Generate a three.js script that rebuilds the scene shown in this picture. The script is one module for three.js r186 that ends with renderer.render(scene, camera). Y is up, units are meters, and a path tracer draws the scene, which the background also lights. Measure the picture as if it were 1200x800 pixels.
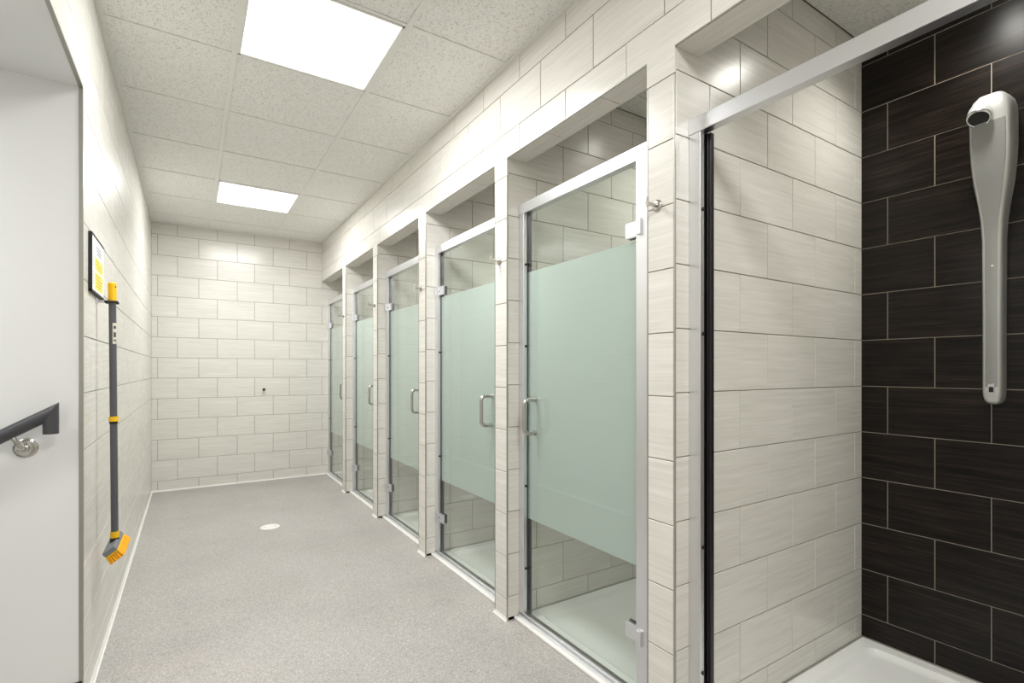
import * as THREE from 'three';
import { RectAreaLightUniformsLib } from 'three/addons/lights/RectAreaLightUniformsLib.js';
import { RoundedBoxGeometry } from 'three/addons/geometries/RoundedBoxGeometry.js';
import { mergeGeometries } from 'three/addons/utils/BufferGeometryUtils.js';

// ---------------------------------------------------------------- camera, light, exposure
const scene = new THREE.Scene();
scene.background = new THREE.Color(0, 0, 0);
const FOCAL = 590.7, YAW = 0.5686, EYE = 1.202;                      // focal length in pixels of the 1200 x 800 frame
const camera = new THREE.PerspectiveCamera(2 * Math.atan(400 / FOCAL) * 180 / Math.PI, 1.5, 0.02, 60);
camera.position.set(0, EYE, 0);
camera.rotation.y = -YAW;
camera.setViewOffset(1200, 800, 0, -33.2, 1200, 800);                // shifted lens: verticals stay vertical
const renderer = new THREE.WebGLRenderer();
renderer.toneMapping = THREE.LinearToneMapping;
renderer.toneMappingExposure = 1.0;
renderer.shadowMap.enabled = true;
RectAreaLightUniformsLib.init();
const PANEL_LIGHT = 30, PANEL_COLOR = new THREE.Color(0.99, 0.985, 0.985);
const SPOT_LIGHT = 3.9, SPOT_COLOR = new THREE.Color(1.0, 0.98, 0.92);

// ---------------------------------------------------------------- dimensions (metres)
const XL = -0.318, XR = 1.279, XB = 2.5245;        // left wall, cubicle front wall, cubicle back wall
const ZB = -6.068, ZN = 1.65, H = 2.655;           // end wall, wall behind the camera, ceiling
const ROW = 0.2032, COL = 0.336;                   // tile pitch
const P0 = -1.055, PITCH = 0.991, PT = 0.115;      // partitions: face towards the camera, spacing, thickness
const YO = 2.215, XI = 1.39;                       // underside of the lintel, its inner face
const ZJ = -2.312, ZJ2 = -1.1, YJ = 2.195;         // stair opening in the left wall
const rng = (seed) => () => { seed |= 0; seed = seed + 0x6D2B79F5 | 0; let t = Math.imul(seed ^ seed >>> 15, 1 | seed); t = t + Math.imul(t ^ t >>> 7, 61 | t) ^ t; return ((t ^ t >>> 14) >>> 0) / 4294967296; };
const rand = rng(77);

// ---------------------------------------------------------------- helpers
const taken = {};
function numbered(name) { const n = taken[name] = (taken[name] ?? -1) + 1; return n ? name + '_' + String(n).padStart(3, '0') : name; }
function tag(o, label, category, group, kind) {
  o.userData.label = label;
  if (category) o.userData.category = category;
  if (group) o.userData.group = group;
  if (kind) o.userData.kind = kind;
  return o;
}
function thing(name, label, category, [x, y, z] = [0, 0, 0], group) {
  const o = new THREE.Group(); o.name = numbered(name); scene.add(o); o.position.set(x, y, z);
  return tag(o, label, category, group);
}
function shell(name, label) { const o = new THREE.Group(); o.name = numbered(name); scene.add(o); return tag(o, label, null, null, 'structure'); }
function mesh(name, geo, mat, parent) {
  const m = new THREE.Mesh(geo, mat); m.name = parent ? name : numbered(name); m.castShadow = m.receiveShadow = true;
  (parent || scene).add(m); return m;
}
const box = (x0, x1, y0, y1, z0, z1) => new THREE.BoxGeometry(x1 - x0, y1 - y0, z1 - z0).translate((x0 + x1) / 2, (y0 + y1) / 2, (z0 + z1) / 2);
const rbox = (x0, x1, y0, y1, z0, z1, r = 0.003, s = 2) => new RoundedBoxGeometry(x1 - x0, y1 - y0, z1 - z0, s, r).translate((x0 + x1) / 2, (y0 + y1) / 2, (z0 + z1) / 2);
const cyl = (a, b, r, seg = 24, r2 = r) => {                       // cylinder between two points
  const A = new THREE.Vector3(...a), B = new THREE.Vector3(...b), d = B.clone().sub(A);
  const g = new THREE.CylinderGeometry(r2, r, d.length(), seg);
  g.applyQuaternion(new THREE.Quaternion().setFromUnitVectors(new THREE.Vector3(0, 1, 0), d.clone().normalize()));
  const c = A.add(B).multiplyScalar(0.5); return g.translate(c.x, c.y, c.z);
};
const tube = (pts, r, seg = 40, rad = 16, tension = 0.5) => new THREE.TubeGeometry(new THREE.CatmullRomCurve3(pts.map((p) => new THREE.Vector3(...p)), false, 'catmullrom', tension), seg, r, rad, false);
const merge = (list) => mergeGeometries(list.map((g) => { const n = g.index ? g.toNonIndexed() : g; for (const k of Object.keys(n.attributes)) if (!['position', 'normal', 'uv'].includes(k)) n.deleteAttribute(k); return n; }));

// ---------------------------------------------------------------- textures
function lattice(nx, ny, r) { const a = new Float32Array(nx * ny); for (let i = 0; i < a.length; i++) a[i] = r(); return (x, y) => {   // wrapping value noise, x and y in cells
  const xi = Math.floor(x), yi = Math.floor(y), fx = x - xi, fy = y - yi, sx = fx * fx * (3 - 2 * fx), sy = fy * fy * (3 - 2 * fy);
  const at = (i, j) => a[((j % ny) + ny) % ny * nx + ((i % nx) + nx) % nx];
  return (at(xi, yi) * (1 - sx) + at(xi + 1, yi) * sx) * (1 - sy) + (at(xi, yi + 1) * (1 - sx) + at(xi + 1, yi + 1) * sx) * sy;
}; }
function paint(w, h, fn, srgb = true) {
  const d = new Uint8Array(w * h * 4);
  for (let y = 0; y < h; y++) for (let x = 0; x < w; x++) { const c = fn(x / w, y / h, x, y), i = (y * w + x) * 4; for (let k = 0; k < 3; k++) d[i + k] = Math.max(0, Math.min(255, Math.round(c[k]))); d[i + 3] = 255; }
  const t = new THREE.DataTexture(d, w, h, THREE.RGBAFormat); t.magFilter = THREE.LinearFilter; t.minFilter = THREE.LinearMipmapLinearFilter; t.generateMipmaps = true;
  t.wrapS = t.wrapT = THREE.RepeatWrapping; if (srgb) t.colorSpace = THREE.SRGBColorSpace; t.needsUpdate = true; return t;
}
// one texture repeat covers 1.2 m x 0.6 m of tile; streaks run along the tile
function streaks(seed) {
  const r = rng(seed), a = lattice(5, 160, r), b = lattice(9, 70, r), c = lattice(4, 22, r), e = lattice(16, 300, r), q = lattice(40, 600, r);
  return (u, v) => {
    const w = v + 0.0018 * Math.sin(u * 6.283 + 1) + 0.001 * Math.sin(u * 12.566);
    return { fine: 0.45 * a(u * 5, w * 160) + 0.35 * e(u * 16, w * 300) + 0.2 * q(u * 40, w * 600), mid: b(u * 9, w * 70), wide: c(u * 4, w * 22) };
  };
}
const creamFn = streaks(5), darkFn = streaks(9);
const creamMap = paint(1024, 1024, (u, v) => { const s = creamFn(u, v), k = (s.fine - 0.5) * 17 + (s.mid - 0.5) * 9 + (s.wide - 0.5) * 5; return [222.5 + k, 220 + k * 1.0, 212 + k * 1.1]; });
const darkMap = paint(1024, 1024, (u, v) => { const s = darkFn(u, v), k = Math.max(0, (s.fine - 0.42)) * 70 + (s.mid - 0.5) * 20 + (s.wide - 0.5) * 9; return [18 + k, 13 + k * 0.84, 10.5 + k * 0.74]; });
for (const t of [creamMap, darkMap]) t.repeat.set(1 / 1.2, 1 / 0.6);
const floorR = rng(21), fA = lattice(512, 512, floorR), fB = lattice(190, 190, floorR), fC = lattice(7, 7, floorR), fD = lattice(3, 3, floorR);
const floorMap = paint(1024, 1024, (u, v) => {
  const s = fA(u * 512, v * 512), m = fB(u * 190, v * 190), k = (s - 0.5) * 40 + (m - 0.5) * 18 + (fC(u * 7, v * 7) - 0.5) * 6 + (fD(u * 3, v * 3) - 0.5) * 7, warm = (fC(u * 7 + 3, v * 7) - 0.5) * 2;
  const fleck = s > 0.86 ? 24 : s < 0.12 ? -26 : 0;
  return [173 + k + fleck + warm, 169 + k + fleck, 165 + k + fleck - warm];
});
floorMap.repeat.set(1 / 1.1, 1 / 1.1);
const ceilR = rng(31), cA = lattice(230, 230, ceilR), cB = lattice(110, 110, ceilR), cC = lattice(420, 420, ceilR), cD = lattice(60, 60, ceilR);
const pit = (u, v) => { const p = cA(u * 230, v * 230) * 0.55 + cB(u * 110, v * 110) * 0.45; return Math.max(0, 0.40 - p) * 4 + Math.max(0, 0.3 - cC(u * 420, v * 420)) * 0.8; };
const ceilMap = paint(1024, 1024, (u, v) => { const p = Math.min(1, pit(u, v)), k = (cD(u * 60, v * 60) - 0.5) * 5 + (cC(u * 420, v * 420) - 0.5) * 9; return [242 + k - p * 44, 241 + k - p * 44, 236 + k - p * 43]; });
const ceilBump = paint(1024, 1024, (u, v) => { const p = 230 - Math.min(1, pit(u, v)) * 200 + (cC(u * 420, v * 420) - 0.5) * 40; return [p, p, p]; }, false);
for (const t of [ceilMap, ceilBump]) t.repeat.set(1 / 0.61, 1 / 0.61);

// ---------------------------------------------------------------- materials
const std = (o) => new THREE.MeshStandardMaterial(o), phy = (o) => new THREE.MeshPhysicalMaterial(o);
const M = {
  cream: std({ map: creamMap, roughness: 0.24 }),
  dark: phy({ map: darkMap, roughness: 0.28, specularIntensity: 0.55 }),
  grout: std({ color: 0x8b8373, roughness: 0.95 }),
  darkGrout: std({ color: 0xa1988a, roughness: 0.95 }),
  floor: std({ map: floorMap, roughness: 0.5 }),
  ceil: std({ map: ceilMap, bumpMap: ceilBump, bumpScale: 0.0015, roughness: 0.95 }),
  tee: std({ color: 0xebeae4, roughness: 0.5 }),
  slab: std({ color: 0x9a9891, roughness: 0.95 }),
  paint: std({ color: 0xefefed, roughness: 0.27 }),
  white: std({ color: 0xecebe6, roughness: 0.4 }),
  acrylic: std({ color: 0xf1f2f0, roughness: 0.22 }),
  chrome: std({ color: 0xdcdcdc, metalness: 1, roughness: 0.16 }),
  alu: std({ color: 0xe7e8ec, metalness: 1, roughness: 0.3 }),
  steel: std({ color: 0xc2beb8, metalness: 1, roughness: 0.22 }),
  trim: std({ color: 0xa9a79f, metalness: 0.7, roughness: 0.4 }),
  black: std({ color: 0x101011, roughness: 0.35 }),
  rubber: std({ color: 0x1b1b1c, roughness: 0.6 }),
  rail: std({ color: 0x434346, roughness: 0.42 }),
  pole: std({ color: 0x55565a, roughness: 0.4 }),
  yellow: std({ color: 0xf3bf12, roughness: 0.45 }),
  bristle: std({ color: 0xf0a80c, roughness: 0.75 }),
  blockGrey: std({ color: 0x74787e, roughness: 0.5 }),
  glass: phy({ color: new THREE.Color(0.945, 0.975, 0.955), transmission: 1, roughness: 0, thickness: 0, ior: 1.5 }),
  frost: phy({ color: new THREE.Color(0.79, 0.842, 0.832), transmission: 0.55, roughness: 1, thickness: 0, ior: 1.5, side: THREE.DoubleSide }),
  lampFace: std({ color: 0xffffff, emissive: new THREE.Color(1, 0.99, 0.97), emissiveIntensity: 2.2, roughness: 0.5 }),
  spotFace: std({ color: 0xffffff, emissive: new THREE.Color(1, 0.97, 0.9), emissiveIntensity: 30, roughness: 0.5 }),
  silver: std({ color: 0xcfd0ce, metalness: 0.55, roughness: 0.38 }),
  silverFace: std({ color: 0xa0a19f, metalness: 0.6, roughness: 0.42 }),
};

// ---------------------------------------------------------------- tiled walls
const slabCache = {};
function slabGeo(w, h, variant, t = 0.008, b = 0.0011) {              // bevelled tile, face at z = 0, uv in metres
  const key = [w.toFixed(4), h.toFixed(4), variant].join();
  if (slabCache[key]) return slabCache[key];
  const X = w / 2, Y = h / 2, F = [[-X + b, -Y + b, 0], [X - b, -Y + b, 0], [X - b, Y - b, 0], [-X + b, Y - b, 0]], O = [[-X, -Y, -b], [X, -Y, -b], [X, Y, -b], [-X, Y, -b]], B = O.map((p) => [p[0], p[1], -t]);
  const pos = [], uv = [], r = rng(variant * 131 + 7), ou = r() * 3, ov = r() * 3;
  const quad = (a, c, d, e) => { for (const p of [a, c, d, a, d, e]) { pos.push(...p); uv.push(p[0] + ou, p[1] + ov); } };
  quad(F[0], F[1], F[2], F[3]);
  for (let i = 0; i < 4; i++) { const j = (i + 1) % 4; quad(O[i], O[j], F[j], F[i]); quad(B[i], B[j], O[j], O[i]); }
  const g = new THREE.BufferGeometry(); g.setAttribute('position', new THREE.Float32BufferAttribute(pos, 3)); g.setAttribute('uv', new THREE.Float32BufferAttribute(uv, 2)); g.computeVertexNormals();
  return slabCache[key] = g;
}
const GAP = 0.0032;
// tiles of one flat face, in the local plane z = 0 of its holder; joints(k) gives the phase of row k
function tileFace(holder, { u0, u1, v0, v1, phaseV, phaseU, col = COL, mat = M.cream, skip }) {
  for (let k = Math.floor((v0 - phaseV) / ROW); phaseV + k * ROW < v1 - 0.004; k++) {
    const a = Math.max(v0, phaseV + k * ROW + GAP / 2), c = Math.min(v1, phaseV + (k + 1) * ROW - GAP / 2);
    if (c - a < 0.006) continue;
    const ph = phaseU[((k % 2) + 2) % 2];
    for (let i = Math.floor((u0 - ph) / col) - 1; ph + i * col < u1; i++) {
      const l = Math.max(u0, ph + i * col + GAP / 2), r = Math.min(u1, ph + (i + 1) * col - GAP / 2);
      if (r - l < 0.006 || (skip && skip(l, r, a, c))) continue;
      const m = mesh('tile', slabGeo(r - l, c - a, Math.floor(rand() * 14)), mat, holder); m.position.set((l + r) / 2, (a + c) / 2, 0);
    }
  }
}
const BED = 0.0024;                                                   // joints lie this far behind the tile faces
function face(parent, turn, [x, y, z]) { const f = new THREE.Group(); f.name = 'tiled_face'; f.position.set(x, y, z); f.rotation.y = turn; parent.add(f); return f; }

// end wall of the room, which also closes the last cubicle
const wallBack = shell('wall_back', 'cream tiled end wall of the shower corridor');
wallBack.position.z = ZB;
mesh('grout_bed', box(XL - 0.1, XB + 0.1, -0.1, H + 0.1, -0.12, -BED), M.grout, wallBack);
tileFace(wallBack, { u0: XL, u1: XB, v0: 0, v1: H, phaseV: 0.103, phaseU: [-0.105, -0.27], col: 0.3465 });

// left wall with the stair opening
const wallLeft = shell('wall_left', 'cream tiled side wall with a stair opening');
wallLeft.position.x = XL; wallLeft.rotation.y = Math.PI / 2;          // local x = -z
const bedL = [box(-ZJ + 0.1, -ZB, -0.1, H + 0.1, -0.16, -BED), box(-ZJ, -ZJ + 0.1, -0.1, H + 0.1, -0.009, -BED), box(-ZJ2, -ZJ, YJ + 0.0005, H + 0.1, -0.009, -BED), box(-ZN, -ZJ2, -0.1, H + 0.1, -0.16, -BED)];
mesh('grout_bed', merge(bedL), M.grout, wallLeft);
tileFace(wallLeft, { u0: -ZJ + 0.009, u1: -ZB, v0: 0, v1: H, phaseV: 0.103, phaseU: [2.63, 2.462] });
tileFace(wallLeft, { u0: -ZJ2, u1: -ZJ + 0.009, v0: YJ + 0.009, v1: H, phaseV: 0.103, phaseU: [2.63, 2.462] });
tileFace(wallLeft, { u0: -ZN, u1: -ZJ2, v0: 0, v1: H, phaseV: 0.103, phaseU: [2.63, 2.462] });
mesh('edge_trim', merge([rbox(-ZJ - 0.002, -ZJ + 0.008, 0, YJ + 0.008, -0.011, 0.0015, 0.001, 1), rbox(-ZJ2, -ZJ, YJ - 0.002, YJ + 0.008, -0.011, 0.0015, 0.001, 1)]), M.trim, wallLeft);

// wall behind the camera
const wallNear = shell('wall_near', 'cream tiled wall closing the corridor');
wallNear.position.z = ZN; wallNear.rotation.y = Math.PI;
mesh('grout_bed', box(-XB - 0.1, -XL + 0.1, -0.1, H + 0.1, -0.12, -BED), M.grout, wallNear);
tileFace(wallNear, { u0: -XR, u1: -XL, v0: 0, v1: H, phaseV: 0.103, phaseU: [0, 0.168] });

// dark back wall of the cubicles
const wallShower = shell('wall_shower_back', 'dark brown tiled back wall of the shower cubicles');
wallShower.position.x = XB; wallShower.rotation.y = -Math.PI / 2;     // local x = z
mesh('grout_bed', box(ZB, ZN, -0.1, H + 0.1, -0.12, -BED), M.darkGrout, wallShower);
tileFace(wallShower, { u0: ZB, u1: -0.17, v0: 0, v1: H, phaseV: 0.1136, phaseU: [-0.956, -0.793], col: 0.333, mat: M.dark });

// partitions between the cubicles; their ends are the slim pillars between the doors
const pillars = [];
for (let i = -1; i < 5; i++) pillars.push([P0 - i * PITCH, P0 - i * PITCH - PT]);
pillars[0] = [-0.18 + PT, -0.18];
pillars.forEach(([zf, zb], i) => {
  const w = shell('wall_partition', 'cream tiled partition between two shower cubicles');
  mesh('grout_bed', box(XR + BED, XB, -0.05, H + 0.02, zb + BED, zf - BED), M.grout, w);
  const e = 0.006, rowsOpt = { v0: 0, v1: H, phaseV: 0.1136, phaseU: [1.621, 1.789] };
  if (i) tileFace(face(w, 0, [0, 0, zf]), { u0: XR + e, u1: XB, ...rowsOpt });
  tileFace(face(w, Math.PI, [0, 0, zb]), { u0: -XB, u1: -XR - e, ...rowsOpt, phaseU: [-1.621, -1.789] });
  if (i) tileFace(face(w, -Math.PI / 2, [XR, 0, 0]), { u0: zb + e, u1: zf - e, v0: 0, v1: 0.101 + 10 * ROW - GAP / 2, phaseV: 0.101, phaseU: [-9, -9], col: 50 });
  for (const z of i ? [zf, zb] : [zb]) { const s = z === zf ? -1 : 1; mesh('edge_trim', rbox(XR - 0.0008, XR + e, 0, 0.101 + 10 * ROW - GAP / 2, Math.min(z - s * 0.0008, z + s * e), Math.max(z - s * 0.0008, z + s * e), 0.0028, 3), M.trim, w); }
});

// front wall above the openings
const wallRight = shell('wall_right', 'cream tiled front wall running above the shower openings');
wallRight.position.x = XR; wallRight.rotation.y = -Math.PI / 2;       // local x = z, local z = -x
mesh('grout_bed', merge([box(ZB, -0.18, YO + BED, H + 0.1, -(XI - XR) + BED, -BED), box(-0.18 + 0.001, ZN, -0.1, H + 0.1, -(XI - XR), -BED)]), M.grout, wallRight);
const lintelPhase = [-1.263, -1.097], LC = 0.3375;
const rowY = 0.101 + 10 * ROW;                                        // first course that crosses the lintel
tileFace(wallRight, { u0: ZB, u1: ZN, v0: rowY + ROW + GAP / 2, v1: H, phaseV: 0.101, phaseU: lintelPhase, col: LC });
tileFace(wallRight, { u0: -0.18, u1: ZN, v0: 0, v1: rowY + ROW - GAP / 2, phaseV: 0.101, phaseU: lintelPhase, col: LC });
for (let i = -20; i < 20; i++) {                                      // tiles cut around the tops of the pillars
  const l = Math.max(ZB, -1.263 + i * LC + GAP / 2), r = Math.min(-0.18 - GAP, -1.263 + (i + 1) * LC - GAP / 2), top = rowY + ROW - GAP / 2;
  if (r - l < 0.01) continue;
  const p = pillars.slice(1).find(([zf, zb]) => zf > l && zb < r);
  if (!p) { mesh('tile', slabGeo(r - l, top - YO - 0.004, Math.floor(rand() * 14)), M.cream, wallRight).position.set((l + r) / 2, (top + YO + 0.004) / 2, 0); continue; }
  const a = Math.max(l, p[1]), c = Math.min(r, p[0]), s = new THREE.Shape();
  const pts = [[l, top], [l, YO + 0.004]]; if (a > l + 1e-4) pts.push([a, YO + 0.004]); pts.push([a, rowY + GAP / 2], [c, rowY + GAP / 2]); if (c < r - 1e-4) pts.push([c, YO + 0.004]); pts.push([r, YO + 0.004], [r, top]);
  s.setFromPoints(pts.filter((q, n) => !n || Math.hypot(q[0] - pts[n - 1][0], q[1] - pts[n - 1][1]) > 1e-4).map((q) => new THREE.Vector2(...q)));
  mesh('tile', new THREE.ExtrudeGeometry(s, { depth: 0.008, bevelEnabled: false }).translate(0, 0, -0.008), M.cream, wallRight);
}
pillars.slice(0, 6).forEach(([, zb], i) => {                          // tiles on the underside of each lintel
  const far = i < 5 ? pillars[i + 1][0] : ZB, holder = new THREE.Group(); holder.name = 'tiled_face'; wallRight.add(holder);
  holder.rotation.x = Math.PI / 2; holder.position.set(0, YO, 0);      // face looks down, local y = depth
  for (let k = -30; k < 20; k++) {
    const l = Math.max(far, -1.40 + k * LC + GAP / 2), r = Math.min(zb, -1.40 + (k + 1) * LC - GAP / 2);
    if (r - l > 0.006) mesh('tile', slabGeo(r - l, XI - XR - 0.004, Math.floor(rand() * 14)), M.cream, holder).position.set((l + r) / 2, -(XI - XR) / 2 - 0.002, 0);
  }
  mesh('edge_trim', rbox(far, zb, YO - 0.001, YO + 0.004, -0.005, 0.0008, 0.001, 1), M.trim, wallRight);
});
tileFace(face(wallRight, Math.PI, [0, 0, -(XI - XR)]), { u0: 0.18, u1: -ZB, v0: YO, v1: H, phaseV: 0.101, phaseU: [1.263, 1.097], col: LC });   // inner side

// ---------------------------------------------------------------- floor and coving
{
  const g = box(XL - 0.1, 1.335, -0.1, 0, ZB - 0.05, ZN + 0.05), uv = g.attributes.uv, p = g.attributes.position;
  for (let i = 0; i < uv.count; i++) uv.setXY(i, p.getX(i), p.getZ(i));
  tag(mesh('floor', g, M.floor), 'grey speckled vinyl floor of the shower corridor', null, null, 'structure');
}
const cove = (len) => { const s = new THREE.Shape(); s.moveTo(0, 0); s.lineTo(0.011, 0); s.quadraticCurveTo(0.0025, 0.002, 0.0025, 0.014); s.lineTo(0, 0.014); s.closePath(); return new THREE.ExtrudeGeometry(s, { depth: len, bevelEnabled: false, curveSegments: 5 }); };
function coving(name, label, runs) {                                  // runs: [x, z, length, turn]
  tag(mesh(name, merge(runs.map(([x, z, len, turn]) => cove(len).rotateY(turn).translate(x, 0.0002, z))), M.white), label, null, null, 'structure');
}
coving('baseboard_left', 'thin white coving strip along the left wall', [[XL, ZB, ZJ - ZB, 0]]);
coving('baseboard_back', 'thin white coving strip along the end wall', [[XL, ZB, XR - XL + 0.04, Math.PI / 2]].map(([x, z, l]) => [x + l, z, l, -Math.PI / 2]));
pillars.slice(1).forEach(([zf, zb]) => coving('baseboard_pillar', 'thin white coving around the foot of a tiled pillar', [[XR, zf + 0.004, PT + 0.008, Math.PI], [XR - 0.004, zf, 0.044, Math.PI / 2], [XR + 0.04, zb, 0.044, -Math.PI / 2]]));

// ---------------------------------------------------------------- ceiling
const ceiling = shell('ceiling', 'suspended ceiling of white fissured lay-in tiles');
mesh('slab_above', box(XL - 0.15, XB + 0.1, H + 0.06, H + 0.16, ZB - 0.1, ZN + 0.1), M.slab, ceiling);
const gx = [XL, 0.173, 0.782, XR], gz0 = -2.6412, T = 0.6096, TEE = 0.024;
const gz = []; for (let k = -8; k <= 5; k++) gz.push(gz0 - k * T);
const zs = [ZN, ...gz.filter((z) => z < ZN - 0.05 && z > ZB + 0.05), ZB];
const lampRows = [[-2.6412, 'square ceiling panel light beside the stair opening, ahead of the framed notice'], [-5.0796, 'ceiling panel light nearest the tiled end wall'], [gz0 + 4 * T, 'ceiling panel light between the stair opening and the rear wall']];
const ceilCache = {};
function ceilTile(x0, x1, z0, z1) {
  const key = [(x1 - x0).toFixed(3), (z1 - z0).toFixed(3), Math.floor(rand() * 4)].join();
  const g = ceilCache[key] ??= (() => { const q = box(-(x1 - x0) / 2, (x1 - x0) / 2, 0, 0.015, -(z1 - z0) / 2, (z1 - z0) / 2), uv = q.attributes.uv, p = q.attributes.position, o = rand(), o2 = rand(); for (let i = 0; i < uv.count; i++) uv.setXY(i, p.getX(i) + o, p.getZ(i) + o2); return q; })();
  mesh('ceiling_tile', g, M.ceil, ceiling).position.set((x0 + x1) / 2, H + 0.003, (z0 + z1) / 2);
}
const e2 = 0.0035;
for (let i = 0; i < 3; i++) for (let k = 0; k < zs.length - 1; k++) {
  if (i === 1 && lampRows.some(([z]) => Math.abs(z - zs[k + 1]) < 0.01)) continue;
  ceilTile(gx[i] + e2, gx[i + 1] - e2, zs[k + 1] + e2, zs[k] - e2);
}
const teeBar = (x0, x1, z0, z1) => rbox(x0, x1, H - 0.0015, H + 0.0025, z0, z1, 0.0008, 1);
for (const x of [0.173, 0.782]) mesh('grid_tee', teeBar(x - TEE / 2, x + TEE / 2, ZB, ZN), M.tee, ceiling);
for (const z of zs.slice(1, -1)) for (let i = 0; i < 3; i++) mesh('grid_tee', teeBar(gx[i] + (i ? TEE / 2 : 0), gx[i + 1] - (i < 2 ? TEE / 2 : 0), z - 0.0075, z + 0.0075), M.tee, ceiling);
for (const [a, b, c, d] of [[XL, XL + 0.02, ZB, ZN], [XR - 0.02, XR, ZB, ZN], [XL, XR, ZB, ZB + 0.02]]) mesh('wall_angle', rbox(a, b, H - 0.003, H + 0.0025, c, d, 0.001, 1), M.tee, ceiling);
// ceilings of the cubicles
const bays = pillars.map(([, zb], i) => [i < 5 ? pillars[i + 1][0] : ZB, zb]);
for (const [z0, z1] of bays) {
  const cuts = [z0, z0 + 0.143, z0 + 0.143 + T, z1];
  for (let k = 0; k < 3; k++) for (const [a, b] of [[XI, 1.915], [1.915, XB]]) ceilTile(a + 0.003, b - 0.003, cuts[k] + 0.003, Math.max(cuts[k] + 0.02, cuts[k + 1] - 0.003));
  for (const z of cuts.slice(1, 3)) mesh('grid_tee', teeBar(XI, XB, z - 0.009, z + 0.009), M.tee, ceiling);
  mesh('grid_tee', teeBar(1.915 - 0.0075, 1.915 + 0.0075, z0, z1), M.tee, ceiling);
}

// ---------------------------------------------------------------- panel lights
for (const [z, label] of lampRows) {
  const cx = (gx[1] + gx[2]) / 2, cz = z + T / 2, w = T / 2 - 0.012;
  const t = thing('ceiling_light', label, 'light', [cx, H, cz], 'square ceiling light panels in the corridor');
  mesh('frame', merge([rbox(-w, w, -0.003, 0.02, -w, -w + 0.012, 0.002, 1), rbox(-w, w, -0.003, 0.02, w - 0.012, w, 0.002, 1), rbox(-w, -w + 0.012, -0.003, 0.02, -w, w, 0.002, 1), rbox(w - 0.012, w, -0.003, 0.02, -w, w, 0.002, 1)]), M.white, t);
  mesh('diffuser', box(-w + 0.012, w - 0.012, 0.001, 0.01, -w + 0.012, w - 0.012), M.lampFace, t);
  const l = new THREE.RectAreaLight(PANEL_COLOR, PANEL_LIGHT, 0.57, 0.57); l.name = 'panel_glow'; l.position.set(0, -0.004, 0); t.add(l); l.lookAt(cx, 0, cz);
}
const where = ['open cubicle with the silver shower column', 'cubicle next to the open one', 'second cubicle beyond the open one', 'third cubicle beyond the open one', 'fourth cubicle beyond the open one', 'cubicle against the tiled end wall'];
bays.forEach(([z0, z1], i) => {                                       // a small downlight in every cubicle
  const zc = (z0 + z1) / 2, t = thing('downlight', `small round downlight in the ceiling of the ${where[i]}`, 'light', [2.21, H, zc], 'downlights inside the shower cubicles');
  mesh('trim_ring', new THREE.LatheGeometry([[0.046, 0.002], [0.05, -0.006], [0.064, -0.005], [0.066, 0.001]].map((p) => new THREE.Vector2(...p)), 40), M.white, t);
  mesh('lamp_face', new THREE.CylinderGeometry(0.047, 0.047, 0.004, 32).translate(0, -0.001, 0), M.spotFace, t);
  const l = new THREE.SpotLight(SPOT_COLOR, SPOT_LIGHT, 0, 1.2, 1, 2); l.name = 'downlight_glow'; l.position.set(0, -0.012, 0); l.target.position.set(0, -2, 0); t.add(l, l.target); l.castShadow = true; l.shadow.radius = 2.4;
});

// ---------------------------------------------------------------- stair lobby beyond the left opening
const lobby = shell('wall_stair', 'plain white painted stair wall with the handrail');
mesh('wall_panel', box(-2.6, XL - 0.009, -1.4, H + 0.1, ZJ - 0.1, ZJ), M.paint, lobby);
const lobbyNear = shell('wall_stair_near', 'plain white painted wall on the other side of the stairs');
mesh('wall_panel', box(-2.6, XL - 0.165, -1.4, YJ + 0.3, ZJ2, ZJ2 + 0.1), M.paint, lobbyNear);
const lobbyEnd = shell('wall_stair_end', 'plain white painted wall at the foot of the stairs');
mesh('wall_panel', box(-2.7, -2.6, -1.5, YJ + 0.3, ZJ - 0.1, ZJ2 + 0.1), M.paint, lobbyEnd);
tag(mesh('ceiling_stair', box(-2.6, XL - 0.009, YJ, H + 0.1, ZJ, ZJ2), M.paint), 'plain white soffit over the stairs', null, null, 'structure');
const stairs = shell('floor_stair', 'grey steps going down from the stair opening');
mesh('landing', box(-0.85, XL - 0.1, -0.2, 0, ZJ, ZJ2), M.floor, stairs);
for (let k = 0; k < 6; k++) mesh('step', box(-0.85 - (k + 1) * 0.28, -0.85 - k * 0.28, -1.4, -0.17 * (k + 1), ZJ, ZJ2), M.floor, stairs);
tag(mesh('baseboard_stair', rbox(-0.85, XL - 0.002, 0.0005, 0.108, ZJ, ZJ + 0.008, 0.003, 2), M.rubber), 'black rubber skirting along the foot of the stair wall', null, null, 'structure');
{
  const t = thing('wall_light', 'flat white ceiling light over the stairs', 'light', [-1.25, YJ, -1.65]);
  mesh('housing', rbox(-0.16, 0.16, -0.03, 0, -0.16, 0.16, 0.008, 2), M.white, t);
  mesh('diffuser', box(-0.14, 0.14, -0.034, -0.028, -0.14, 0.14), M.lampFace, t);
  const l = new THREE.RectAreaLight(PANEL_COLOR, 42, 0.26, 0.26); l.name = 'stair_glow'; l.position.set(0, -0.04, 0); t.add(l); l.lookAt(-1.25, -2, -1.65);
}

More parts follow.
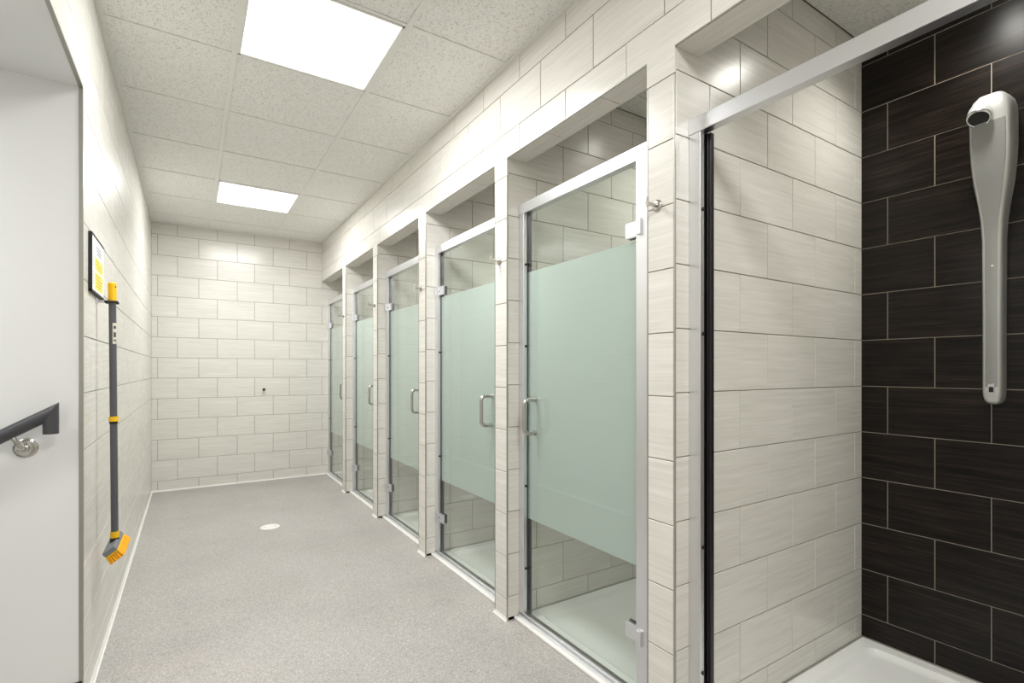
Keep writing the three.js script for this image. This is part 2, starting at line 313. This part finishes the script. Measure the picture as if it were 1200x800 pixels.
// ---------------------------------------------------------------- shower trays
bays.forEach(([z0, z1], i) => {
  const t = thing('shower_tray', `low white shower tray in the ${where[i]}`, 'shower tray', [0, 0, 0], 'white shower trays');
  const X0 = 1.3785, X1 = XB, a = z0, c = z1, y = 0.014, s = new THREE.Shape(), rr = 0.05;
  s.moveTo(X0, -a); s.lineTo(X1, -a); s.lineTo(X1, -c); s.lineTo(X0, -c); s.closePath();
  const round = (x0, x1, u0, u1, r) => { const p = new THREE.Path(); p.moveTo(x0 + r, u0); p.lineTo(x1 - r, u0); p.quadraticCurveTo(x1, u0, x1, u0 + r); p.lineTo(x1, u1 - r); p.quadraticCurveTo(x1, u1, x1 - r, u1); p.lineTo(x0 + r, u1); p.quadraticCurveTo(x0, u1, x0, u1 - r); p.lineTo(x0, u0 + r); p.quadraticCurveTo(x0, u0, x0 + r, u0); return p; };
  const ring = (d, r) => round(X0 + d, X1 - d, -c + d, -a - d, r).getPoints(8).slice(0, -1);
  s.holes.push(round(X0 + 0.055, X1 - 0.055, -c + 0.055, -a - 0.055, rr));
  const rim = new THREE.ShapeGeometry(s, 8).rotateX(-Math.PI / 2).translate(0, y, 0);
  // basin: rings stepping down from the rim
  const prof = [[0.055, 0, rr], [0.058, -0.002, rr], [0.064, -0.008, rr], [0.074, -0.016, rr], [0.088, -0.021, rr], [0.3, -0.027, 0.05]], pos = [], idx = [];
  const loops = prof.map(([d, h, r]) => ring(d, r).map((p) => [p.x, y + h, -p.y]));
  const n = loops[0].length; loops.forEach((l) => l.forEach((p) => pos.push(...p)));
  for (let k = 0; k < loops.length - 1; k++) for (let j = 0; j < n; j++) { const q = (j + 1) % n; idx.push(k * n + j, k * n + q, (k + 1) * n + j, k * n + q, (k + 1) * n + q, (k + 1) * n + j); }
  const mid = pos.length / 3; pos.push((X0 + X1) / 2, y - 0.028, (a + c) / 2); for (let j = 0; j < n; j++) idx.push((loops.length - 1) * n + j, (loops.length - 1) * n + (j + 1) % n, mid);
  const g = new THREE.BufferGeometry(); g.setAttribute('position', new THREE.Float32BufferAttribute(pos, 3)); g.setAttribute('uv', new THREE.Float32BufferAttribute(new Float32Array(pos.length / 3 * 2), 2)); g.setIndex(idx); g.computeVertexNormals();
  const skirt = merge([box(X0, X0 + 0.01, -0.05, y, a, c), box(X0, X1, -0.06, -0.05, a, c)]);
  mesh('tray_body', merge([rim, g, skirt]), M.acrylic, t);
  mesh('sealant', merge([box(X0, X1, y, y + 0.006, a, a + 0.005), box(X1 - 0.005, X1, y, y + 0.006, a, c)]), M.trim, t);
  mesh('drain_cover', new THREE.CylinderGeometry(0.055, 0.058, 0.006, 32).translate(2.15, y - 0.024, (a + c) / 2), M.chrome, t);
});

// ---------------------------------------------------------------- shower fronts
const XF = 1.346, JW = 0.043, NJ0 = 0.112, YH0 = 1.95, YH1 = 2.0;
function frameParts(t, far, near, NJ = NJ0) {                         // aluminium frame of one opening, z from far (away) to near
  mesh('jamb', rbox(XF, XF + 0.02, 0.028, YH0, far + 0.0005, far + JW, 0.002), M.alu, t);
  mesh('jamb', rbox(XF, XF + 0.02, 0.028, YH0, near - NJ, near - 0.0005, 0.002), M.alu, t);
  mesh('header', rbox(XF - 0.002, XF + 0.034, YH0, YH1, far + 0.0005, near - 0.0005, 0.002), M.alu, t);
  mesh('sill', merge([rbox(1.336, 1.376, 0.0, 0.026, far + 0.0005, near - 0.0005, 0.003), rbox(1.352, 1.362, 0.02, 0.034, far + JW, near - NJ, 0.002)]), M.alu, t);
  mesh('curb', rbox(1.317, 1.337, 0.0, 0.013, far + 0.0005, near - 0.0005, 0.004, 3), M.white, t);
  const seal = mesh('gasket', merge([rbox(GX + 0.0095, GX + (NJ === NJ0 ? 0.02 : 0.036), 0.03, YH0, far + 0.003, far + JW + 0.006, 0.003), rbox(GX + 0.012, GX + (NJ === NJ0 ? 0.018 : 0.03), 0.03, YH0, far + JW + 0.006, far + JW + 0.014, 0.003)]), M.black, t); seal.userData.label = 'black rubber door seal';
  for (const y of [0.25, 0.645, 1.315, 1.707]) mesh('screw_cap', cyl([XF + 0.012, y, far + JW - 0.001], [XF + 0.012, y, far + JW + 0.0035], 0.006, 14), M.black, t);
}
const order = ['glass shower door nearest the open cubicle', 'second glass shower door from the open cubicle', 'middle glass shower door of the row of five', 'fourth glass shower door counted from the open cubicle', 'glass shower door against the tiled end wall'];
const GX = 1.367;                                                     // outer face of the glass
bays.forEach(([far, near], i) => {
  const t = thing('shower_enclosure', i ? `${order[i - 1]}, green frosted band, silver frame` : 'open shower front with no door, silver frame and black seal', i ? 'shower door' : 'shower front', [0, 0, 0], 'silver framed fronts of the shower cubicles');
  frameParts(t, far, near, i ? NJ0 : 0.03);
  if (!i) return;
  const g0 = far + JW - 0.008, g1 = near - NJ0 + 0.006, gy0 = 0.036, gy1 = YH0 - 0.002;
  const door = mesh('glass_door', box(GX, GX + 0.008, gy0, gy1, g0, g1), M.glass, t); door.userData.label = 'clear green tinted glass pane';
  const fr = mesh('frosted_band', box(GX + 0.0085, GX + 0.009, 0.487, 1.672, g0 + 0.001, g1 - 0.001), M.frost, door); fr.userData.label = 'translucent frosted band across the pane';
  mesh('bottom_seal', box(GX + 0.001, GX + 0.008, 0.027, 0.036, g0, g1), M.trim, door);
  const hingeNear = i === 1, hz = hingeNear ? g1 : g0, s = hingeNear ? -1 : 1, span = (a, b) => [Math.min(hz + s * a, hz + s * b), Math.max(hz + s * a, hz + s * b)];
  for (const y of [1.71, 0.25]) {
    mesh('hinge', merge([rbox(GX - 0.012, GX - 0.0005, y - 0.028, y + 0.028, ...span(-0.002, 0.068), 0.0015), rbox(XF - 0.011, XF - 0.0003, y - 0.028, y + 0.028, ...span(-0.024, -0.003), 0.0015)]), M.alu, door).userData.label = 'silver glass hinge';
    mesh('hinge_plate', rbox(GX + 0.0095, GX + 0.018, y - 0.028, y + 0.028, ...span(0.022, 0.068), 0.002), M.rubber, door);
  }
  const zh = hingeNear ? g0 + 0.075 : g1 - 0.075, R = 0.024, o = 0.064, y0 = 0.905, y1 = 1.062;   // D-shaped pull
  const path = [[GX, y1, zh], [GX - o + R, y1, zh]]; for (let k = 1; k <= 6; k++) { const a = k / 6 * Math.PI / 2; path.push([GX - o + R - R * Math.sin(a), y1 - R + R * Math.cos(a), zh]); }
  path.push([GX - o, (y0 + y1) / 2, zh]); for (let k = 0; k <= 6; k++) { const a = k / 6 * Math.PI / 2; path.push([GX - o + R - R * Math.cos(a), y0 + R - R * Math.sin(a), zh]); } path.push([GX, y0, zh]);
  mesh('handle', tube(path, 0.0096, 90, 16), M.steel, door).userData.label = 'polished D-shaped pull handle';
  for (const y of [y0, y1]) mesh('handle_washer', cyl([GX - 0.004, y, zh], [GX - 0.0002, y, zh], 0.0125, 20), M.steel, door);
});

// ---------------------------------------------------------------- robe hooks on the pillars
const hookAt = ['beside the open cubicle', 'between the two doors nearest the open cubicle', 'between the second and the middle door', 'between the middle and the fourth door', 'beside the door against the end wall'];
pillars.slice(1).forEach(([zf, zb], i) => {
  const t = thing('robe_hook', `small chrome robe hook on the tiled pillar ${hookAt[i]}`, 'hook', [XR, 1.734, (zf + zb) / 2 - 0.012], 'chrome robe hooks on the pillars');
  mesh('rosette', new THREE.LatheGeometry([[0, 0.008], [0.012, 0.008], [0.0185, 0.005], [0.0195, 0.0005]].map((p) => new THREE.Vector2(...p)), 28).rotateZ(Math.PI / 2), M.steel, t);
  mesh('peg', cyl([-0.006, 0, 0], [-0.05, 0, 0], 0.0065, 18), M.steel, t);
  mesh('pin', cyl([-0.047, -0.011, 0], [-0.047, 0.02, 0], 0.0042, 14), M.steel, t);
});

// ---------------------------------------------------------------- shower column on the dark wall
{
  const t = thing('shower_column', 'silver wall-mounted shower column with round nozzle on dark tiles', 'shower', [XB, 0, -0.61]);
  // lofted body: height, half width, depth from the wall
  const prof = [[1.075, 0.006, 0.02], [1.079, 0.016, 0.038], [1.088, 0.024, 0.047], [1.105, 0.028, 0.052], [1.13, 0.029, 0.054], [1.4, 0.029, 0.054], [1.68, 0.0305, 0.056], [1.75, 0.034, 0.06], [1.82, 0.042, 0.067], [1.89, 0.052, 0.077], [1.96, 0.058, 0.084], [2.03, 0.0605, 0.09], [2.09, 0.0605, 0.094], [2.13, 0.0605, 0.096], [2.16, 0.058, 0.097], [2.185, 0.051, 0.092], [2.202, 0.037, 0.08], [2.211, 0.014, 0.056]];
  const N = 40, pos = [], idx = [];
  prof.forEach(([y, w, d]) => { for (let k = 0; k <= N; k++) { const a = Math.PI * k / N, c = Math.cos(a), s = Math.sin(a), e = 0.42; pos.push(-d * Math.pow(Math.abs(s), e), y, -w * Math.sign(c) * Math.pow(Math.abs(c), e)); } });
  for (let r = 0; r < prof.length - 1; r++) for (let k = 0; k < N; k++) { const a = r * (N + 1) + k, b = a + 1, c = a + N + 1, d = c + 1; idx.push(a, c, b, b, c, d); }
  const g = new THREE.BufferGeometry(); g.setAttribute('position', new THREE.Float32BufferAttribute(pos, 3)); g.setIndex(idx); g.computeVertexNormals();
  mesh('body', g, M.silver, t);
  // slim raised face plate following the body
  const fp = [[1.14, 0.0165, 0.0545], [1.4, 0.0165, 0.0545], [1.68, 0.0175, 0.0565], [1.75, 0.0205, 0.0605], [1.82, 0.0275, 0.0675], [1.89, 0.036, 0.0775], [1.96, 0.0425, 0.0845], [2.03, 0.045, 0.0905], [2.1, 0.045, 0.0945]], p2 = [], i2 = [];
  fp.forEach(([y, w, d]) => p2.push(-d - 0.0005, y, -w, -d - 0.0005, y, w, -d + 0.006, y, -w - 0.002, -d + 0.006, y, w + 0.002));
  for (let r = 0; r < fp.length - 1; r++) { const a = r * 4, b = a + 4; i2.push(a, a + 1, b, b, a + 1, b + 1, a + 2, a, b + 2, b + 2, a, b, a + 1, a + 3, b + 1, b + 1, a + 3, b + 3); }
  const f = new THREE.BufferGeometry(); f.setAttribute('position', new THREE.Float32BufferAttribute(p2, 3)); f.setIndex(i2); f.computeVertexNormals();
  mesh('face_plate', f, M.silverFace, t);
  // nozzle: short chrome collar tilted down into the cubicle
  const dir = new THREE.Vector3(-0.62, -0.78, 0.02).normalize(), q = new THREE.Quaternion().setFromUnitVectors(new THREE.Vector3(0, 1, 0), dir), at = new THREE.Vector3(-0.1, 2.128, -0.02);
  const lathe = (pts) => new THREE.LatheGeometry(pts.map((p) => new THREE.Vector2(...p)), 32).applyQuaternion(q).translate(at.x, at.y, at.z);
  const nz = mesh('nozzle', lathe([[0.03, -0.05], [0.035, -0.02], [0.036, 0.004], [0.034, 0.018], [0.031, 0.022], [0.0285, 0.02]]), M.silver, t);
  mesh('nozzle_ring', lathe([[0.0345, 0.012], [0.0365, 0.016], [0.034, 0.023], [0.03, 0.0235], [0.0285, 0.0205]]), M.chrome, nz);
  mesh('spray_face', lathe([[0, 0.019], [0.026, 0.019], [0.029, 0.02]]), M.black, nz);
  const eye = mesh('sensor', merge([rbox(-0.0575, -0.052, 1.118, 1.152, -0.01, 0.01, 0.002)]), M.chrome, t);
  mesh('sensor_window', rbox(-0.0585, -0.055, 1.12, 1.14, -0.006, 0.007, 0.0015), M.black, eye);
  mesh('indicator', cyl([-0.053, 1.582, 0.004], [-0.0585, 1.582, 0.004], 0.004, 14), M.white, t);
}

// ---------------------------------------------------------------- handrail
{
  const z = ZJ + 0.06, t = thing('handrail', 'dark grey tubular handrail sloping down the white stair wall', 'handrail', [0, 0, 0]);
  const sl = 0.581, x0 = -0.392, y0 = 1.057;
  const rr = 0.0208, ring = (c, dir, nrm) => Array.from({ length: 33 }, (_, k) => {      // ring of a tube along dir, cut by the plane through c with normal nrm
    const q = k / 32 * Math.PI * 2, side = new THREE.Vector3(0, 0, 1), up = new THREE.Vector3().crossVectors(dir, side).normalize();
    const p = side.multiplyScalar(rr * Math.cos(q)).addScaledVector(up, rr * Math.sin(q)); return p.addScaledVector(dir, -p.dot(nrm) / dir.dot(nrm)).add(c);
  });
  const along = new THREE.Vector3(-1, -sl, 0).normalize(), drop = new THREE.Vector3(0, -1, 0), corner = new THREE.Vector3(x0, y0, z), cut = along.clone().sub(drop).normalize();
  const sleeve = (A, B, capAt) => { const pos = [], idx = []; for (const r of [A, B]) for (const p of r) pos.push(p.x, p.y, p.z); const n = 33; for (let k = 0; k < 32; k++) idx.push(k, k + 1, n + k, k + 1, n + k + 1, n + k); const g = new THREE.BufferGeometry(); g.setAttribute('position', new THREE.Float32BufferAttribute(pos, 3)); g.setIndex(idx); g.computeVertexNormals(); g.setAttribute('uv', new THREE.Float32BufferAttribute(new Float32Array(n * 4), 2)); return merge([g, new THREE.CircleGeometry(rr, 32).applyQuaternion(new THREE.Quaternion().setFromUnitVectors(new THREE.Vector3(0, 0, 1), capAt[1])).translate(capAt[0].x, capAt[0].y, capAt[0].z)]); };
  const low = new THREE.Vector3(-2.1, y0 + (-2.1 - x0) * sl, z), tip = new THREE.Vector3(x0, 0.988, z);
  mesh('rail', sleeve(ring(corner, along, cut), ring(low, along, along), [low, along]), M.rail, t);
  mesh('end_return', sleeve(ring(corner, drop, cut), ring(tip, drop, drop), [tip, drop]), M.rail, t);
  for (const bx of [-0.466, -1.5]) {
    const by = y0 + (bx - x0) * sl, b = mesh('bracket', tube([[bx, by - 0.075, ZJ + 0.004], [bx, by - 0.074, ZJ + 0.03], [bx - 0.003, by - 0.066, ZJ + 0.05], [bx - 0.012, by - 0.045, z], [bx - 0.02, by - 0.028, z]], 0.007, 24, 14), M.steel, t);
    mesh('rosette', new THREE.LatheGeometry([[0, 0.0085], [0.024, 0.008], [0.031, 0.005], [0.033, 0.0003]].map((p) => new THREE.Vector2(...p)), 36).rotateX(Math.PI / 2).translate(bx, by - 0.075, ZJ), M.steel, b);
    mesh('collar', new THREE.SphereGeometry(0.0125, 20, 14).translate(bx, by - 0.075, ZJ + 0.01), M.steel, b);
    for (const [dx, dy] of [[0.019, 0.012], [0.014, -0.019], [-0.02, -0.008]]) mesh('screw', cyl([bx + dx, by - 0.075 + dy, ZJ + 0.006], [bx + dx, by - 0.075 + dy, ZJ + 0.0092], 0.0042, 12), M.trim, b);
  }
}

// ---------------------------------------------------------------- framed notice on the left wall
{
  const w = 0.325, h = 0.222, z = -2.582, y = 1.607, t = thing('notice', 'framed white safety notice with two yellow panels on the tiled wall', 'sign', [XL, y, z]);
  const W = w / 2, Hh = h / 2, d = 0.012;
  mesh('frame', merge([rbox(0, d, -Hh, -Hh + 0.008, -W, W, 0.001, 1), rbox(0, d, Hh - 0.003, Hh, -W, W, 0.001, 1), rbox(0, d, -Hh, Hh, W - 0.006, W, 0.001, 1)]), M.rubber, t);
  const c = document.createElement('canvas'); c.width = 512; c.height = 320; const k = c.getContext('2d');
  k.fillStyle = '#f6f6f6'; k.fillRect(0, 0, 512, 320);
  k.fillStyle = '#8d8d95'; for (const [a, b, l] of [[190, 40, 190], [205, 58, 215], [230, 76, 175]]) k.fillRect(a, b, l, 11);
  k.fillStyle = '#f7e13f'; k.fillRect(140, 112, 330, 74); k.fillRect(140, 200, 330, 98);
  k.fillStyle = '#a8922c'; for (const [a, b, l] of [[180, 126, 130], [180, 146, 230], [220, 164, 200], [180, 214, 160], [180, 234, 250], [200, 254, 220], [200, 274, 190]]) k.fillRect(a, b, l, 6);
  k.fillStyle = '#9a9a9a'; for (const b of [120, 136, 152, 168, 210, 226, 242, 258, 274]) k.fillRect(58, b, 44, 6);
  const tex = new THREE.CanvasTexture(c); tex.colorSpace = THREE.SRGBColorSpace;
  mesh('board', box(0.0005, 0.008, -Hh + 0.004, Hh - 0.002, -W + 0.002, W - 0.004), M.white, t);
  const sheet = mesh('printed_sheet', new THREE.PlaneGeometry(w - 0.009, h - 0.011).rotateY(Math.PI / 2).translate(0.0086, 0.0025, -0.0015), std({ map: tex, roughness: 0.4 }), t); sheet.userData.label = 'white sheet with two yellow text panels';
}

// ---------------------------------------------------------------- scrubbing brush hanging on the left wall
{
  const t = thing('scrub_brush', 'long-handled scrubbing brush with grey pole and yellow bristles', 'brush', [-0.267, 0, -2.61]);
  const px = (y) => (1.55 - y) * 0.008;
  mesh('pole', cyl([px(0.52), 0.52, 0], [px(1.49), 1.49, 0], 0.0125, 20), M.pole, t);
  const grip = mesh('hand_grip', merge([cyl([px(1.482), 1.482, 0], [px(1.553), 1.553, 0], 0.0142, 24), new THREE.CylinderGeometry(0.011, 0.0142, 0.005, 24).translate(px(1.555), 1.5555, 0)]), M.yellow, t); grip.userData.label = 'yellow grip cap';
  mesh('hanging_hole', cyl([px(1.54) + 0.011, 1.54, 0.008], [px(1.54) + 0.0125, 1.54, 0.0092], 0.003, 12), M.rubber, grip);
  mesh('band', cyl([px(1.0), 0.992, 0], [px(1.0), 1.012, 0], 0.0165, 24), M.yellow, t).userData.label = 'yellow band around the pole';
  mesh('band_ring', cyl([px(1.0), 0.983, 0], [px(1.0), 0.992, 0], 0.0145, 24), M.rubber, t);
  const st = new THREE.CylinderGeometry(0.0127, 0.0127, 0.085, 16, 1, true, Math.PI * 0.02, 1.5).translate(px(1.35), 1.35, 0);
  mesh('sticker', st, std({ color: 0xd8d4c6, roughness: 0.5 }), t).userData.label = 'pale printed sticker on the pole';
  for (const [y, hh] of [[1.375, 0.012], [1.345, 0.02], [1.322, 0.006]]) mesh('sticker_print', new THREE.CylinderGeometry(0.0129, 0.0129, hh, 10, 1, true, Math.PI * 0.1, 0.8).translate(px(y), y, 0), M.pole, t);
  // head: plastic block along the wall, bristles pointing down and out
  mesh('socket_ring', cyl([px(0.52), 0.518, 0], [px(0.52), 0.543, 0], 0.0152, 24), M.yellow, t);
  mesh('socket', cyl([px(0.5) - 0.002, 0.486, 0], [px(0.5), 0.52, 0], 0.016, 24, 0.0145), M.rubber, t);
  const head = new THREE.Group(); head.name = 'brush_head'; head.position.set(px(0.5) - 0.007, 0.499, 0); head.rotation.z = 0.62; t.add(head);
  mesh('block', rbox(-0.024, 0.022, -0.016, 0.004, -0.115, 0.115, 0.004, 3), M.blockGrey, head);
  mesh('rim', rbox(-0.025, 0.023, -0.02, -0.0155, -0.116, 0.116, 0.002, 2), M.yellow, head);
  const tufts = []; const r = rng(4);
  for (let a = 0; a < 6; a++) for (let b = 0; b < 26; b++) { const x = -0.0205 + a * 0.0078, z = -0.109 + b * 0.00872; tufts.push(cyl([x, -0.019, z], [x + (a - 2.5) * 0.0012 + (r() - 0.5) * 0.003, -0.047 - r() * 0.003, z + (b - 12.5) * 0.0004 + (r() - 0.5) * 0.005], 0.0042, 5, 0.0058)); }
  const br = mesh('bristles', merge(tufts), M.bristle, head); br.userData.kind = 'stuff'; br.userData.label = 'dense yellow bristles';
}
{
  const t = thing('brush_clip', 'small dark spring clip on the tiles holding the brush pole', 'clip', [XL, 1.478, -2.61]);
  mesh('back_plate', merge([rbox(0, 0.004, -0.012, 0.012, -0.016, 0.016, 0.0015), rbox(0.003, 0.032, -0.005, 0.005, -0.006, 0.006, 0.0015)]), M.alu, t);
  mesh('jaw', merge([rbox(0.028, 0.072, -0.006, 0.004, -0.0225, -0.0155, 0.002), rbox(0.028, 0.072, -0.006, 0.004, 0.0155, 0.0225, 0.002), rbox(0.028, 0.034, -0.006, 0.004, -0.0225, 0.0225, 0.002)]), M.rubber, t);
}

// ---------------------------------------------------------------- small fittings
{
  const t = thing('floor_drain', 'round white drain cover set in the grey floor', 'drain', [0.517, 0, -4.25]);
  mesh('ring', new THREE.LatheGeometry([[0.058, 0.0002], [0.058, 0.004], [0.066, 0.0035], [0.069, 0.0002]].map((p) => new THREE.Vector2(...p)), 48), M.white, t);
  mesh('cover', new THREE.CylinderGeometry(0.056, 0.057, 0.0035, 48).translate(0, 0.0019, 0), M.white, t);
  for (const [x, z] of [[0.035, 0], [-0.035, 0]]) mesh('screw', new THREE.CylinderGeometry(0.005, 0.005, 0.0008, 16).translate(x, 0.0041, z), M.chrome, t);
}
{
  const t = thing('wall_bumper', 'tiny dark metal bumper on the cream tiled end wall', 'bumper', [0.675, 0.99, ZB]);
  mesh('stem', cyl([0, 0, 0], [0, 0, 0.03], 0.011, 20), M.steel, t);
  mesh('tip', cyl([0, 0, 0.03], [0, 0, 0.042], 0.015, 20, 0.013), M.rubber, t);
}
for (const o of scene.children) o.traverse((m) => { if (m.isMesh) m.castShadow = m.receiveShadow = true; });
renderer.render(scene, camera);
